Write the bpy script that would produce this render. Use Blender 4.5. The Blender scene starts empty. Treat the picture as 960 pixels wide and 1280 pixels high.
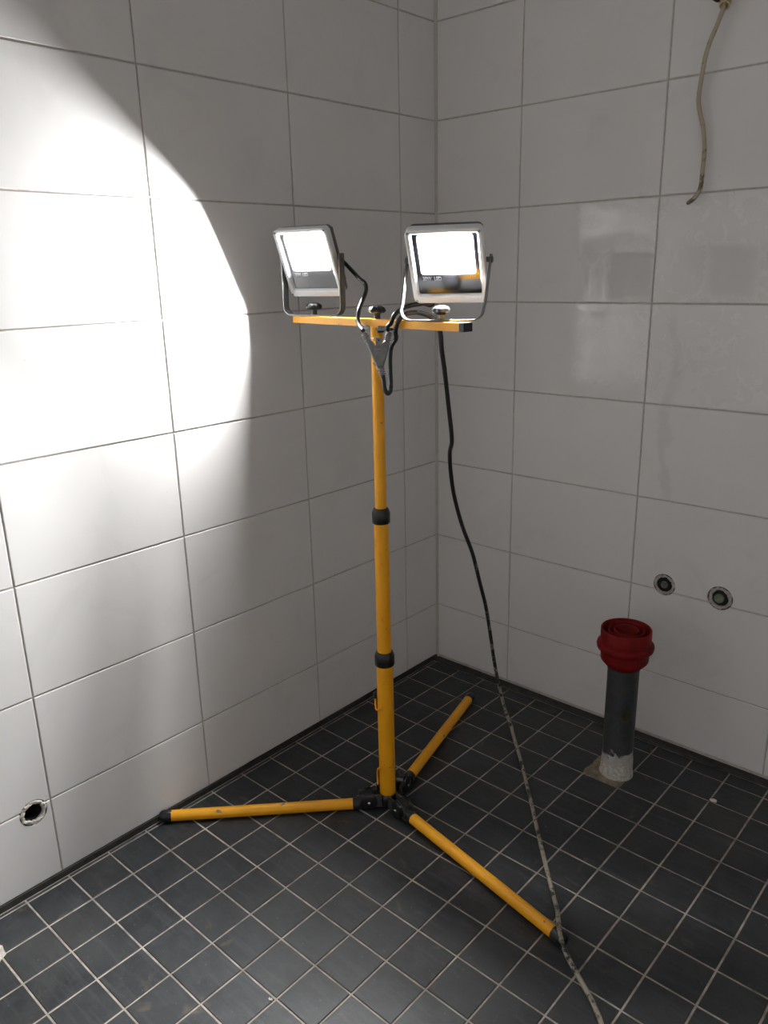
import bpy, bmesh, math, random
from mathutils import Vector, Matrix
from math import sin, cos, pi, radians

random.seed(7)
S = bpy.context.scene
COL = S.collection

# ------------------------------------------------------------------ camera, world, exposure
CAM_POS = Vector((1.5583, -1.9777, 1.3084))
CAM_R = Vector((0.74458259, 0.66716423, -0.02210553))
CAM_U = Vector((-0.17912603, 0.2315936, 0.95617899))
CAM_F = Vector((-0.64304792, 0.70799456, -0.29194704))
FPX = 985.8
cam_data = bpy.data.cameras.new('camera')
cam_data.sensor_fit = 'HORIZONTAL'
cam_data.sensor_width = 36.0
cam_data.lens = FPX / 960.0 * 36.0
cam_data.clip_start = 0.02
cam = bpy.data.objects.new('camera', cam_data)
COL.objects.link(cam)
cam.matrix_world = Matrix(((CAM_R.x, CAM_U.x, -CAM_F.x, CAM_POS.x),
                           (CAM_R.y, CAM_U.y, -CAM_F.y, CAM_POS.y),
                           (CAM_R.z, CAM_U.z, -CAM_F.z, CAM_POS.z),
                           (0, 0, 0, 1)))
S.camera = cam

world = bpy.data.worlds.new('night')
S.world = world
world.use_nodes = True
world.node_tree.nodes['Background'].inputs[0].default_value = (0.02, 0.02, 0.025, 1)
world.node_tree.nodes['Background'].inputs[1].default_value = 0.2

S.view_settings.view_transform = 'Standard'
S.view_settings.look = 'None'
S.view_settings.gamma = 1.0
S.view_settings.use_curve_mapping = False
S.view_settings.exposure = 1.15
LED_STRENGTH = 5000.0
S.cycles.max_bounces = 12
S.cycles.diffuse_bounces = 8
S.cycles.sample_clamp_indirect = 4.0

# ------------------------------------------------------------------ materials
class NT:
    def __init__(self, name):
        self.m = bpy.data.materials.new(name)
        self.m.use_nodes = True
        self.t = self.m.node_tree
        self.b = self.t.nodes['Principled BSDF']
        self.out = self.t.nodes['Material Output']
    def n(self, kind, **kw):
        nd = self.t.nodes.new(kind)
        for k, v in kw.items():
            setattr(nd, k, v)
        return nd
    def l(self, a, b):
        self.t.links.new(a, b)
    def noise(self, vec, scale, detail=4, rough=0.55, dist=0.0):
        nd = self.n('ShaderNodeTexNoise')
        nd.inputs['Scale'].default_value = scale
        nd.inputs['Detail'].default_value = detail
        nd.inputs['Roughness'].default_value = rough
        nd.inputs['Distortion'].default_value = dist
        if vec is not None:
            self.l(vec, nd.inputs['Vector'])
        return nd.outputs['Fac']
    def ramp(self, fac, stops):
        r = self.n('ShaderNodeValToRGB')
        el = r.color_ramp.elements
        while len(el) < len(stops):
            el.new(0.5)
        for e, (p, c) in zip(el, stops):
            e.position = p
            e.color = (c, c, c, 1) if isinstance(c, (int, float)) else (*c, 1)
        self.l(fac, r.inputs[0])
        return r.outputs[0]
    def math(self, op, a, b=None, c=None):
        m = self.n('ShaderNodeMath', operation=op)
        for i, v in enumerate((a, b, c)):
            if v is None:
                continue
            if isinstance(v, (int, float)):
                m.inputs[i].default_value = v
            else:
                self.l(v, m.inputs[i])
        return m.outputs[0]
    def mix(self, fac, a, b, mode='MIX'):
        m = self.n('ShaderNodeMix', data_type='RGBA', blend_type=mode)
        for sock, v in ((m.inputs[0], fac), (m.inputs[6], a), (m.inputs[7], b)):
            if isinstance(v, (int, float)):
                sock.default_value = v
            elif isinstance(v, tuple):
                sock.default_value = (*v, 1)
            else:
                self.l(v, sock)
        return m.outputs[2]
    def bump(self, h, strength=0.2, dist=0.002):
        b = self.n('ShaderNodeBump')
        b.inputs['Strength'].default_value = strength
        b.inputs['Distance'].default_value = dist
        self.l(h, b.inputs['Height'])
        self.l(b.outputs[0], self.b.inputs['Normal'])
    def set(self, col=None, rough=None, metal=None, spec=None):
        for k, v in (('Base Color', col), ('Roughness', rough), ('Metallic', metal), ('Specular IOR Level', spec)):
            if v is None:
                continue
            if isinstance(v, (int, float)):
                self.b.inputs[k].default_value = v
            elif isinstance(v, tuple):
                self.b.inputs[k].default_value = (*v, 1)
            else:
                self.l(v, self.b.inputs[k])
    def pos(self):
        return self.n('ShaderNodeNewGeometry').outputs['Position']
    def obj(self):
        return self.n('ShaderNodeTexCoord').outputs['Object']
    def rnd(self):
        return self.n('ShaderNodeObjectInfo').outputs['Random']

def simple(name, col, rough, metal=0.0, var=0.12, scale=40.0, bump=0.0, spec=0.5):
    m = NT(name)
    f = m.noise(m.obj(), scale, 5)
    c = m.mix(m.ramp(f, [(0.3, 0.0), (0.7, 1.0)]), tuple(x * (1 - var) for x in col), tuple(min(1, x * (1 + var)) for x in col))
    m.set(c, rough, metal, spec)
    if bump:
        m.bump(f, bump)
    return m.m

def mat_wall_tile():
    m = NT('white_glazed_tile')
    P = m.pos()
    v = m.ramp(m.noise(P, 3.0, 3), [(0.3, (0.705, 0.687, 0.681)), (0.7, (0.765, 0.747, 0.741))])
    # per tile tone
    c = m.mix(m.math('MULTIPLY', m.rnd(), 0.35), v, (0.695, 0.677, 0.669))
    # dusty smears
    sm = m.ramp(m.noise(P, 5.5, 6, 0.62, 1.2), [(0.56, 0.0), (0.72, 1.0)])
    c = m.mix(m.math('MULTIPLY', sm, 0.22), c, (0.55, 0.53, 0.51))
    # tiny specks
    sp = m.ramp(m.noise(P, 160.0, 2), [(0.755, 0.0), (0.775, 1.0)])
    c = m.mix(m.math('MULTIPLY', sp, 0.35), c, (0.25, 0.22, 0.2))
    # zone of dried film on the far wall, right of the stand
    sep = m.n('ShaderNodeSeparateXYZ')
    m.l(P, sep.inputs[0])
    def band(v, a0, a1, b1, b0):
        up = m.n('ShaderNodeMapRange', interpolation_type='SMOOTHSTEP')
        up.inputs[1].default_value = a0; up.inputs[2].default_value = a1
        m.l(v, up.inputs[0])
        dn = m.n('ShaderNodeMapRange', interpolation_type='SMOOTHSTEP')
        dn.inputs[1].default_value = b1; dn.inputs[2].default_value = b0
        dn.inputs[3].default_value = 1; dn.inputs[4].default_value = 0
        m.l(v, dn.inputs[0])
        return m.math('MULTIPLY', up.outputs[0], dn.outputs[0])
    wob = m.math('MULTIPLY', m.math('SUBTRACT', m.noise(P, 9.0, 4), 0.5), 0.16)
    X = m.math('ADD', sep.outputs[0], wob)
    wob2 = m.math('MULTIPLY', m.math('SUBTRACT', m.noise(P, 7.0, 4, 0.6, 0.6), 0.5), 0.2)
    Z = m.math('ADD', sep.outputs[2], wob2)
    onback = m.math('GREATER_THAN', sep.outputs[1], -0.03)
    film = m.math('MULTIPLY', band(X, 0.47, 0.50, 1.3, 1.4), band(Z, 0.93, 1.05, 1.42, 1.50))
    film = m.math('MULTIPLY', film, onback)
    streak = m.ramp(m.noise(P, 15.0, 7, 0.68, 2.2), [(0.40, 0.0), (0.60, 1.0)])
    film = m.math('MULTIPLY', film, m.math('ADD', m.math('MULTIPLY', streak, 0.65), 0.35))
    # two wiped squares and two runs of water
    jig = m.math('MULTIPLY', m.math('SUBTRACT', m.noise(P, 38.0, 4, 0.65), 0.5), 0.035)
    xs, zs = m.math('ADD', sep.outputs[0], jig), m.math('ADD', sep.outputs[2], jig)
    w1 = m.math('MULTIPLY', band(xs, 0.568, 0.574, 0.675, 0.70), band(zs, 1.225, 1.233, 1.337, 1.343))
    w2 = m.math('MULTIPLY', band(xs, 0.80, 0.84, 0.91, 0.96), band(zs, 1.21, 1.25, 1.33, 1.37))
    run = m.math('MULTIPLY', band(X, 0.735, 0.75, 0.765, 0.78), band(zs, 0.70, 0.74, 1.16, 1.2))
    wiped = m.math('MINIMUM', m.math('ADD', w1, w2), 1.0)
    film = m.math('MULTIPLY', film, m.math('SUBTRACT', 1.0, wiped))
    c = m.mix(m.math('MULTIPLY', film, 0.25), c, (0.80, 0.79, 0.78))
    c = m.mix(m.math('MULTIPLY', m.math('MULTIPLY', m.math('MAXIMUM', wiped, run), onback), 0.4), c, (0.58, 0.56, 0.55))
    rg = m.math('ADD', m.math('MULTIPLY', sm, 0.14), 0.42)
    rg = m.math('SUBTRACT', rg, m.math('MULTIPLY', film, 0.34))
    rg = m.math('ADD', rg, m.math('MULTIPLY', m.math('MULTIPLY', wiped, onback), 0.2))
    m.set(c, rg, 0, m.math('ADD', m.math('MULTIPLY', film, 0.5), 0.5))
    m.bump(m.noise(P, 14.0, 2), 0.05, 0.002)
    return m.m

def mat_floor_tile():
    m = NT('dark_slate_tile')
    P = m.pos()
    base = m.ramp(m.noise(P, 9.0, 6, 0.62, 0.5), [(0.3, (0.009, 0.0105, 0.0125)), (0.7, (0.026, 0.0295, 0.035))])
    mp = m.n('ShaderNodeMapping')
    mp.inputs['Scale'].default_value = (6, 60, 6)
    m.l(P, mp.inputs[0])
    st = m.ramp(m.noise(mp.outputs[0], 1.0, 5, 0.6, 0.8), [(0.52, 0.0), (0.75, 1.0)])
    c = m.mix(m.math('MULTIPLY', st, 0.6), base, (0.066, 0.069, 0.074))
    cl = m.ramp(m.noise(P, 22.0, 7, 0.68, 0.4), [(0.46, 0.0), (0.68, 1.0)])
    c = m.mix(m.math('MULTIPLY', cl, 0.45), c, (0.054, 0.056, 0.057))
    c = m.mix(m.math('MULTIPLY', m.rnd(), 0.4), c, (0.028, 0.030, 0.033))
    dust = m.ramp(m.noise(P, 2.6, 5, 0.6), [(0.5, 0.0), (0.72, 1.0)])
    c = m.mix(m.math('MULTIPLY', dust, 0.28), c, (0.085, 0.08, 0.070))
    sp = m.ramp(m.noise(P, 130.0, 3), [(0.67, 0.0), (0.73, 1.0)])
    c = m.mix(m.math('MULTIPLY', sp, 0.5), c, (0.16, 0.15, 0.14))
    mud = m.ramp(m.noise(P, 13.0, 3, 0.6, 0.6), [(0.645, 0.0), (0.74, 1.0)])
    c = m.mix(m.math('MULTIPLY', mud, 0.5), c, (0.12, 0.095, 0.058))
    m.set(c, m.math('ADD', m.math('MULTIPLY', dust, 0.15), 0.46), 0, 0.45)
    m.bump(m.noise(P, 45.0, 6, 0.6), 0.35, 0.002)
    return m.m

def mat_pole():
    m = NT('yellow_powder_coat')
    P = m.obj()
    c = m.ramp(m.noise(P, 14.0, 4), [(0.3, (0.84, 0.355, 0.006)), (0.7, (0.92, 0.425, 0.010))])
    chip = m.ramp(m.noise(P, 48.0, 3, 0.6, 0.3), [(0.69, 0.0), (0.71, 1.0)])
    c = m.mix(chip, c, (0.22, 0.17, 0.14))
    scuff = m.ramp(m.noise(P, 20.0, 6, 0.7), [(0.62, 0.0), (0.75, 1.0)])
    c = m.mix(m.math('MULTIPLY', scuff, 0.35), c, (0.45, 0.30, 0.10))
    m.set(c, m.math('ADD', m.math('MULTIPLY', scuff, 0.25), 0.36), 0.0, 0.5)
    return m.m

def mat_cord():
    m = NT('black_rubber_with_plaster')
    P = m.pos()
    sep = m.n('ShaderNodeSeparateXYZ')
    m.l(P, sep.inputs[0])
    low = m.n('ShaderNodeMapRange')
    low.inputs[1].default_value = 0.75; low.inputs[2].default_value = 0.0
    m.l(sep.outputs[2], low.inputs[0])
    f = m.math('ADD', m.noise(P, 42.0, 5, 0.7), m.math('MULTIPLY', low.outputs[0], 0.24))
    d = m.ramp(f, [(0.66, 0.0), (0.74, 1.0)])
    c = m.mix(d, (0.012, 0.012, 0.013), (0.33, 0.29, 0.23))
    m.set(c, m.math('ADD', m.math('MULTIPLY', d, 0.4), 0.42), 0, 0.5)
    m.bump(d, 0.3, 0.001)
    return m.m

def mat_wallcable():
    m = NT('dirty_cream_cable')
    P = m.pos()
    sep = m.n('ShaderNodeSeparateXYZ')
    m.l(P, sep.inputs[0])
    low = m.n('ShaderNodeMapRange')
    low.inputs[1].default_value = 1.58; low.inputs[2].default_value = 1.46
    m.l(sep.outputs[2], low.inputs[0])
    f = m.math('ADD', m.noise(P, 55.0, 4, 0.7), m.math('MULTIPLY', low.outputs[0], 0.1))
    d = m.ramp(f, [(0.55, 0.0), (0.68, 1.0)])
    m.set(m.mix(d, (0.44, 0.37, 0.27), (0.13, 0.10, 0.07)), 0.6)
    return m.m

def mat_pipe():
    m = NT('grey_drain_pipe')
    P = m.obj()
    sep = m.n('ShaderNodeSeparateXYZ')
    m.l(P, sep.inputs[0])
    edge = m.math('ADD', sep.outputs[2], m.math('MULTIPLY', m.math('SUBTRACT', m.noise(P, 26.0, 5, 0.6, 0.5), 0.5), 0.16))
    wh = m.ramp(edge, [(0.072, 1.0), (0.076, 0.0)])
    g = m.ramp(m.noise(P, 30.0, 6, 0.7), [(0.3, (0.022, 0.025, 0.027)), (0.72, (0.064, 0.067, 0.069))])
    ol = m.ramp(m.noise(P, 19.0, 3, 0.5, 0.4), [(0.62, 0.0), (0.7, 1.0)])
    g = m.mix(m.math('MULTIPLY', ol, 0.5), g, (0.08, 0.065, 0.03))
    w = m.ramp(m.noise(P, 50.0, 5), [(0.3, (0.36, 0.34, 0.32)), (0.7, (0.52, 0.50, 0.48))])
    m.set(m.mix(wh, g, w), m.math('ADD', m.math('MULTIPLY', wh, 0.3), 0.5))
    m.bump(wh, 0.5, 0.002)
    return m.m

def mat_glass():
    m = NT('clear_lamp_glass')
    tr = m.n('ShaderNodeBsdfTransparent')
    tr.inputs[0].default_value = (0.97, 0.98, 0.98, 1)
    gl = m.n('ShaderNodeBsdfGlossy')
    gl.inputs['Roughness'].default_value = 0.04
    lw = m.n('ShaderNodeLayerWeight')          # Schlick: 4 % head on, rising at grazing angles
    lw.inputs[0].default_value = 0.5
    f5 = m.math('POWER', lw.outputs['Facing'], 5.0)
    fr = m.math('ADD', m.math('MULTIPLY', f5, 0.9), 0.04)
    mx = m.n('ShaderNodeMixShader')
    m.l(fr, mx.inputs[0])
    m.l(tr.outputs[0], mx.inputs[1])
    m.l(gl.outputs[0], mx.inputs[2])
    m.l(mx.outputs[0], m.out.inputs['Surface'])
    return m.m

def mat_led():
    m = NT('led_emitter')
    em = m.n('ShaderNodeEmission')
    em.inputs[0].default_value = (1.0, 0.99, 0.985, 1)
    em.inputs[1].default_value = LED_STRENGTH
    m.l(em.outputs[0], m.out.inputs['Surface'])
    return m.m

def mat_far_tiles():
    m = NT('white_tiled_far_walls')
    br = m.n('ShaderNodeTexBrick')
    br.offset = 0.0
    br.inputs['Color1'].default_value = (0.74, 0.73, 0.72, 1)
    br.inputs['Color2'].default_value = (0.72, 0.71, 0.70, 1)
    br.inputs['Mortar'].default_value = (0.40, 0.37, 0.34, 1)
    br.inputs['Scale'].default_value = 1.0
    br.inputs['Mortar Size'].default_value = 0.002
    br.inputs['Brick Width'].default_value = 0.4068
    br.inputs['Row Height'].default_value = 0.2521
    sep = m.n('ShaderNodeSeparateXYZ')
    m.l(m.pos(), sep.inputs[0])
    cmb = m.n('ShaderNodeCombineXYZ')
    m.l(m.math('ADD', sep.outputs[0], sep.outputs[1]), cmb.inputs[0])
    m.l(sep.outputs[2], cmb.inputs[1])
    m.l(cmb.outputs[0], br.inputs['Vector'])
    m.set(br.outputs[0], 0.4)
    return m.m

M = dict(
    tile=mat_wall_tile(), slate=mat_floor_tile(), yellow=mat_pole(), cord=mat_cord(),
    wallcable=mat_wallcable(), pipe=mat_pipe(), glass=mat_glass(), led=mat_led(), far=mat_far_tiles(),
    wgrout=simple('wall_grout', (0.50, 0.46, 0.43), 0.85, var=0.15, scale=60),
    fgrout=simple('floor_grout', (0.36, 0.315, 0.27), 0.9, var=0.4, scale=30, bump=0.3),
    black=simple('black_plastic', (0.010, 0.010, 0.011), 0.30, var=0.2, bump=0.05),
    knob=simple('dark_knob_plastic', (0.02, 0.02, 0.023), 0.3, var=0.15),
    rubber=simple('grey_black_rubber', (0.20, 0.20, 0.205), 0.30, var=0.25, scale=70, bump=0.1),
    dirtymet=simple('dirty_hinge_metal', (0.09, 0.085, 0.075), 0.5, 0.5, var=0.5, scale=90, bump=0.2),
    steel=simple('bright_steel', (0.6, 0.6, 0.6), 0.25, 1.0, var=0.1),
    bezel=simple('light_grey_painted_aluminium', (0.74, 0.74, 0.74), 0.38, 0.05, var=0.04),
    housing=simple('grey_cast_housing', (0.10, 0.10, 0.105), 0.45, 0.2, var=0.1),
    bracket=simple('grey_steel_bracket', (0.13, 0.13, 0.135), 0.36, 0.35, var=0.12),
    mask=simple('black_printed_glass', (0.012, 0.011, 0.014), 0.15, var=0.1),
    reflector=simple('lamp_reflector', (0.6, 0.6, 0.6), 0.4, 0.0, var=0.03),
    print=simple('white_print', (0.75, 0.75, 0.75), 0.5, var=0.05),
    red=simple('red_rubber', (0.165, 0.003, 0.004), 0.55, var=0.25, scale=35, bump=0.06, spec=0.2),
    mortar=simple('beige_mortar', (0.20, 0.165, 0.115), 0.95, var=0.4, scale=55, bump=0.6),
    greyplaster=simple('grey_filler', (0.40, 0.365, 0.34), 0.95, var=0.3, scale=120, bump=0.6),
    plaster=simple('pale_tile_mortar', (0.50, 0.47, 0.42), 0.95, var=0.35, scale=120, bump=0.6),
    brown=simple('brown_hole', (0.035, 0.025, 0.016), 0.9, var=0.4, scale=60),
    darkstrip=simple('dark_sealing_strip', (0.035, 0.032, 0.029), 0.7, var=0.45, scale=40, bump=0.2),
    sil=simple('grey_silicone', (0.50, 0.47, 0.44), 0.5, var=0.12, scale=25),
    ceil=simple('white_ceiling', (0.72, 0.71, 0.69), 0.8, var=0.03, scale=8),
    conduit=simple('cream_conduit', (0.50, 0.40, 0.22), 0.5, var=0.2),
    green=simple('grey_green_pipe_end', (0.16, 0.165, 0.12), 0.6, var=0.4, scale=90, bump=0.2),
    greypipe=simple('grey_pipe_end', (0.13, 0.13, 0.13), 0.4, var=0.3, scale=80),
    scrap=simple('white_scrap', (0.6, 0.58, 0.54), 0.8, var=0.1),
    dark=simple('hole_black', (0.004, 0.004, 0.004), 0.8, var=0.1),
    olive=simple('worn_olive_sticker', (0.062, 0.057, 0.038), 0.6, var=0.5, scale=80),
)

# ------------------------------------------------------------------ builders
def link_mesh(name, bm, mat, parent=None, smooth=False, loc=None):
    bmesh.ops.recalc_face_normals(bm, faces=bm.faces)
    me = bpy.data.meshes.new(name)
    bm.to_mesh(me)
    bm.free()
    me.materials.append(mat)
    if smooth:
        me.polygons.foreach_set('use_smooth', [True] * len(me.polygons))
        try:
            me.set_sharp_from_angle(angle=radians(38))
        except Exception:
            pass
    o = bpy.data.objects.new(name, me)
    COL.objects.link(o)
    if parent is not None:
        o.parent = parent
    if loc is not None:
        o.location = loc
    return o

def inst(src, name, parent, loc, rot=None):
    o = src.copy()
    o.name = name
    COL.objects.link(o)
    o.parent = parent
    o.location = loc
    if rot:
        o.rotation_euler = rot
    return o

def thing(name, label, cat, loc=(0, 0, 0), rotz=0.0, group=None):
    o = bpy.data.objects.new(name, None)
    o.empty_display_size = 0.05
    COL.objects.link(o)
    o.location = loc
    o.rotation_euler = (0, 0, rotz)
    tag(o, label, cat, group)
    return o

def tag(o, label, cat, group=None):
    o['label'] = label
    o['category'] = cat
    if group:
        o['group'] = group
    return o

def struct(o):
    o['kind'] = 'structure'
    return o

def add_box(bm, c, s, bevel=0.0, seg=1, mat=None):
    r = bmesh.ops.create_cube(bm, size=1.0)
    vs = r['verts']
    bmesh.ops.scale(bm, vec=Vector(s), verts=vs)
    if bevel:
        es = list({e for v in vs for e in v.link_edges})
        rb = bmesh.ops.bevel(bm, geom=es, offset=bevel, segments=seg, affect='EDGES', profile=0.7)
        vs = list({v for f in rb['faces'] for v in f.verts} | {v for v in vs if v.is_valid})
        allv = set()
        stack = list(vs)
        while stack:
            v = stack.pop()
            if v in allv:
                continue
            allv.add(v)
            for e in v.link_edges:
                stack.append(e.other_vert(v))
        vs = list(allv)
    if mat is not None:
        bmesh.ops.transform(bm, matrix=mat, verts=vs)
    bmesh.ops.translate(bm, vec=Vector(c), verts=vs)
    return vs

def axis_frame(d):
    d = Vector(d).normalized()
    a = Vector((0, 0, 1)) if abs(d.z) < 0.9 else Vector((1, 0, 0))
    u = d.cross(a).normalized()
    v = d.cross(u).normalized()
    return u, v, d

def add_lathe(bm, profile, origin=(0, 0, 0), axis=(0, 0, 1), n=24, lobes=0, lobe_amp=0.0, closed=False):
    """profile: list of (radius, height along axis)"""
    u, v, d = axis_frame(axis)
    o = Vector(origin)
    rings = []
    for r, h in profile:
        if r < 1e-7:
            rings.append([bm.verts.new(o + d * h)])
        else:
            ring = []
            for k in range(n):
                a = 2 * pi * k / n
                rr = r * (1 + lobe_amp * cos(lobes * a)) if lobes else r
                ring.append(bm.verts.new(o + d * h + u * (rr * cos(a)) + v * (rr * sin(a))))
            rings.append(ring)
    pairs = list(zip(rings[:-1], rings[1:]))
    if closed:
        pairs.append((rings[-1], rings[0]))
    for A, B in pairs:
        if len(A) == 1 and len(B) == 1:
            continue
        for k in range(n):
            k2 = (k + 1) % n
            if len(A) == 1:
                bm.faces.new((A[0], B[k], B[k2]))
            elif len(B) == 1:
                bm.faces.new((A[k], A[k2], B[0]))
            else:
                bm.faces.new((A[k], A[k2], B[k2], B[k]))

def cyl_between(bm, a, b, r, n=20, r2=None, bev=0.0):
    a, b = Vector(a), Vector(b)
    L = (b - a).length
    r2 = r if r2 is None else r2
    if bev:
        prof = [(0, 0), (r - bev, 0), (r, bev), (r2, L - bev), (r2 - bev, L), (0, L)]
    else:
        prof = [(0, 0), (r, 0), (r2, L), (0, L)]
    add_lathe(bm, prof, a, b - a, n)

def spline(pts, sub=6):
    P = [Vector(p) for p in pts]
    P = [P[0] * 2 - P[1]] + P + [P[-1] * 2 - P[-2]]
    out = []
    for i in range(1, len(P) - 2):
        p0, p1, p2, p3 = P[i - 1:i + 3]
        for k in range(sub):
            t = k / sub
            out.append(0.5 * ((2 * p1) + (p2 - p0) * t + (2 * p0 - 5 * p1 + 4 * p2 - p3) * t * t + (3 * p1 - p0 - 3 * p2 + p3) * t ** 3))
    out.append(P[-2])
    return out

def add_tube(bm, pts, r, n=10, sub=6):
    P = spline(pts, sub) if sub else [Vector(p) for p in pts]
    t = (P[1] - P[0]).normalized()
    u, v, _ = axis_frame(t)
    rings = []
    for i, p in enumerate(P):
        t2 = (P[min(i + 1, len(P) - 1)] - P[max(i - 1, 0)]).normalized()
        u = (u - t2 * u.dot(t2)).normalized()
        v = t2.cross(u)
        rings.append([bm.verts.new(p + u * (r * cos(2 * pi * k / n)) + v * (r * sin(2 * pi * k / n))) for k in range(n)])
    for A, B in zip(rings[:-1], rings[1:]):
        for k in range(n):
            bm.faces.new((A[k], A[(k + 1) % n], B[(k + 1) % n], B[k]))
    bm.faces.new(list(reversed(rings[0])))
    bm.faces.new(rings[-1])

def add_strip(bm, pts, width_dir, width, thick):
    """flat bar swept along pts"""
    P = [Vector(p) for p in pts]
    w = Vector(width_dir).normalized() * width / 2
    rings = []
    for i, p in enumerate(P):
        t = (P[min(i + 1, len(P) - 1)] - P[max(i - 1, 0)]).normalized()
        nrm = t.cross(w).normalized() * thick / 2
        rings.append([bm.verts.new(p + w + nrm), bm.verts.new(p - w + nrm), bm.verts.new(p - w - nrm), bm.verts.new(p + w - nrm)])
    for A, B in zip(rings[:-1], rings[1:]):
        for k in range(4):
            bm.faces.new((A[k], A[(k + 1) % 4], B[(k + 1) % 4], B[k]))
    bm.faces.new(rings[0])
    bm.faces.new(list(reversed(rings[-1])))

def rrect(w, h, r, n=5, cx=0.0, cz=0.0):
    out = []
    for (sx, sz, a0) in ((1, 1, 0), (-1, 1, 90), (-1, -1, 180), (1, -1, 270)):
        for k in range(n + 1):
            a = radians(a0 + 90 * k / n)
            out.append((cx + sx * (w / 2 - r) + r * cos(a), cz + sz * (h / 2 - r) + r * sin(a)))
    return out

def loft(bm, loops, cap0=False, cap1=False, T=None):
    rings = []
    for loop in loops:
        rings.append([bm.verts.new(T @ Vector(p) if T else Vector(p)) for p in loop])
    for A, B in zip(rings[:-1], rings[1:]):
        n = len(A)
        for k in range(n):
            bm.faces.new((A[k], A[(k + 1) % n], B[(k + 1) % n], B[k]))
    if cap0:
        bm.faces.new(rings[0])
    if cap1:
        bm.faces.new(list(reversed(rings[-1])))

def cut_mesh(o, cutters):
    """subtract cylinders (point, axis, radius, length) from the mesh of o; world = o space here plus o.location"""
    tmp = []
    for (c, ax, r, L) in cutters:
        bm = bmesh.new()
        c = Vector(c)
        d = Vector(ax).normalized()
        cyl_between(bm, c - d * L / 2, c + d * L / 2, r, 28)
        co = link_mesh('cutter', bm, M['dark'])
        tmp.append(co)
        md = o.modifiers.new('cut', 'BOOLEAN')
        md.operation = 'DIFFERENCE'
        md.object = co
        md.solver = 'EXACT'
    bpy.context.view_layer.update()
    dg = bpy.context.evaluated_depsgraph_get()
    me = bpy.data.meshes.new_from_object(o.evaluated_get(dg))
    o.modifiers.clear()
    mats = list(o.data.materials)
    o.data = me
    while len(me.materials) > 1:
        me.materials.pop()
    if len(me.materials) == 0:
        me.materials.append(mats[0])
    for p in me.polygons:
        p.material_index = 0
    for co in tmp:
        bpy.data.objects.remove(co)

# ------------------------------------------------------------------ the room shell
RX, RY, RZ = 2.45, -3.05, 2.45
TZ0, TH = 1.72034, 0.25212            # a horizontal wall joint and the row pitch
LW0, LW = 0.16126, 0.40680            # left wall: first vertical joint from the corner, pitch
BW0, BW = 0.28980, 0.39946            # back wall: the same
GJ = 0.0041                           # joint width
BOT = 0.017                           # lower edge of the wall tiles
TILE_T = 0.009

bm = bmesh.new(); add_box(bm, (-0.003 - 0.04, (RY) / 2 - 0.0, RZ / 2 + 0.0), (0.08, -RY + 0.16, RZ + 0.1))
wall_left = struct(link_mesh('wall_left', bm, M['wgrout']))
bm = bmesh.new(); add_box(bm, (RX / 2, 0.003 + 0.04, RZ / 2), (RX + 0.16, 0.08, RZ + 0.1))
wall_back = struct(link_mesh('wall_back', bm, M['wgrout']))
bm = bmesh.new(); add_box(bm, (RX + 0.04, RY / 2, RZ / 2), (0.08, -RY + 0.16, RZ + 0.1))
struct(link_mesh('wall_right', bm, M['far']))
bm = bmesh.new(); add_box(bm, (RX / 2, RY - 0.04, RZ / 2), (RX + 0.16, 0.08, RZ + 0.1))
struct(link_mesh('wall_front', bm, M['far']))
bm = bmesh.new(); add_box(bm, (RX / 2, RY / 2, RZ + 0.04), (RX + 0.16, -RY + 0.16, 0.08))
struct(link_mesh('ceiling', bm, M['ceil']))

HOLE_L = Vector((0, -1.4214, 0.1954))
HOLE_B1 = Vector((0.783, 0, 0.4775))
HOLE_B2 = Vector((0.932, 0, 0.4775))
HOLE_C = Vector((0.800, 0, 1.888))
cut_mesh(wall_left, [(HOLE_L, (1, 0, 0), 0.0212, 0.11)])
cut_mesh(wall_back, [(HOLE_B1, (0, 1, 0), 0.0212, 0.11), (HOLE_B2, (0, 1, 0), 0.0222, 0.11), (HOLE_C, (0, 1, 0), 0.022, 0.11)])

def tile_mesh(sx, sy, t, bev):
    """a tile lying in its own xy plane, face up at z = 0"""
    bm = bmesh.new()
    lo = [(-sx / 2, -sy / 2), (sx / 2, -sy / 2), (sx / 2, sy / 2), (-sx / 2, sy / 2)]
    li = [(x - math.copysign(bev, x), y - math.copysign(bev, y)) for x, y in lo]
    loft(bm, [[(x, y, -t) for x, y in lo], [(x, y, -bev * 0.7) for x, y in lo], [(x, y, 0) for x, y in li]], cap0=True, cap1=True)
    return bm

ROT_L = (pi / 2, 0, pi / 2)           # tile face towards +x
ROT_B = (pi / 2, 0, 0)                # tile face towards -y
rows = []
z = TZ0 - 6 * TH
rows.append((BOT - GJ / 2, z))
while z < RZ - 0.01:
    rows.append((z, min(z + TH, RZ))); z += TH
cache = {}
def wall_tile(wall, rot, cu, cv, su, sv):
    key = (round(su, 4), round(sv, 4))
    if key not in cache:
        o = link_mesh('tile', tile_mesh(su - GJ, sv - GJ, TILE_T, 0.0011), M['tile'])
        cache[key] = o
        o.parent = wall
    else:
        o = cache[key].copy(); COL.objects.link(o); o.name = 'tile'; o.parent = wall
    j = 0.00035
    if rot is ROT_L:
        o.location = (random.uniform(-j, j), cu, cv)
    else:
        o.location = (cu, random.uniform(-j, j), cv)
    o.rotation_euler = (rot[0] + random.uniform(-.0011, .0011), random.uniform(-.0004, .0004), rot[2] + random.uniform(-.0011, .0011))
    return o

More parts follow.
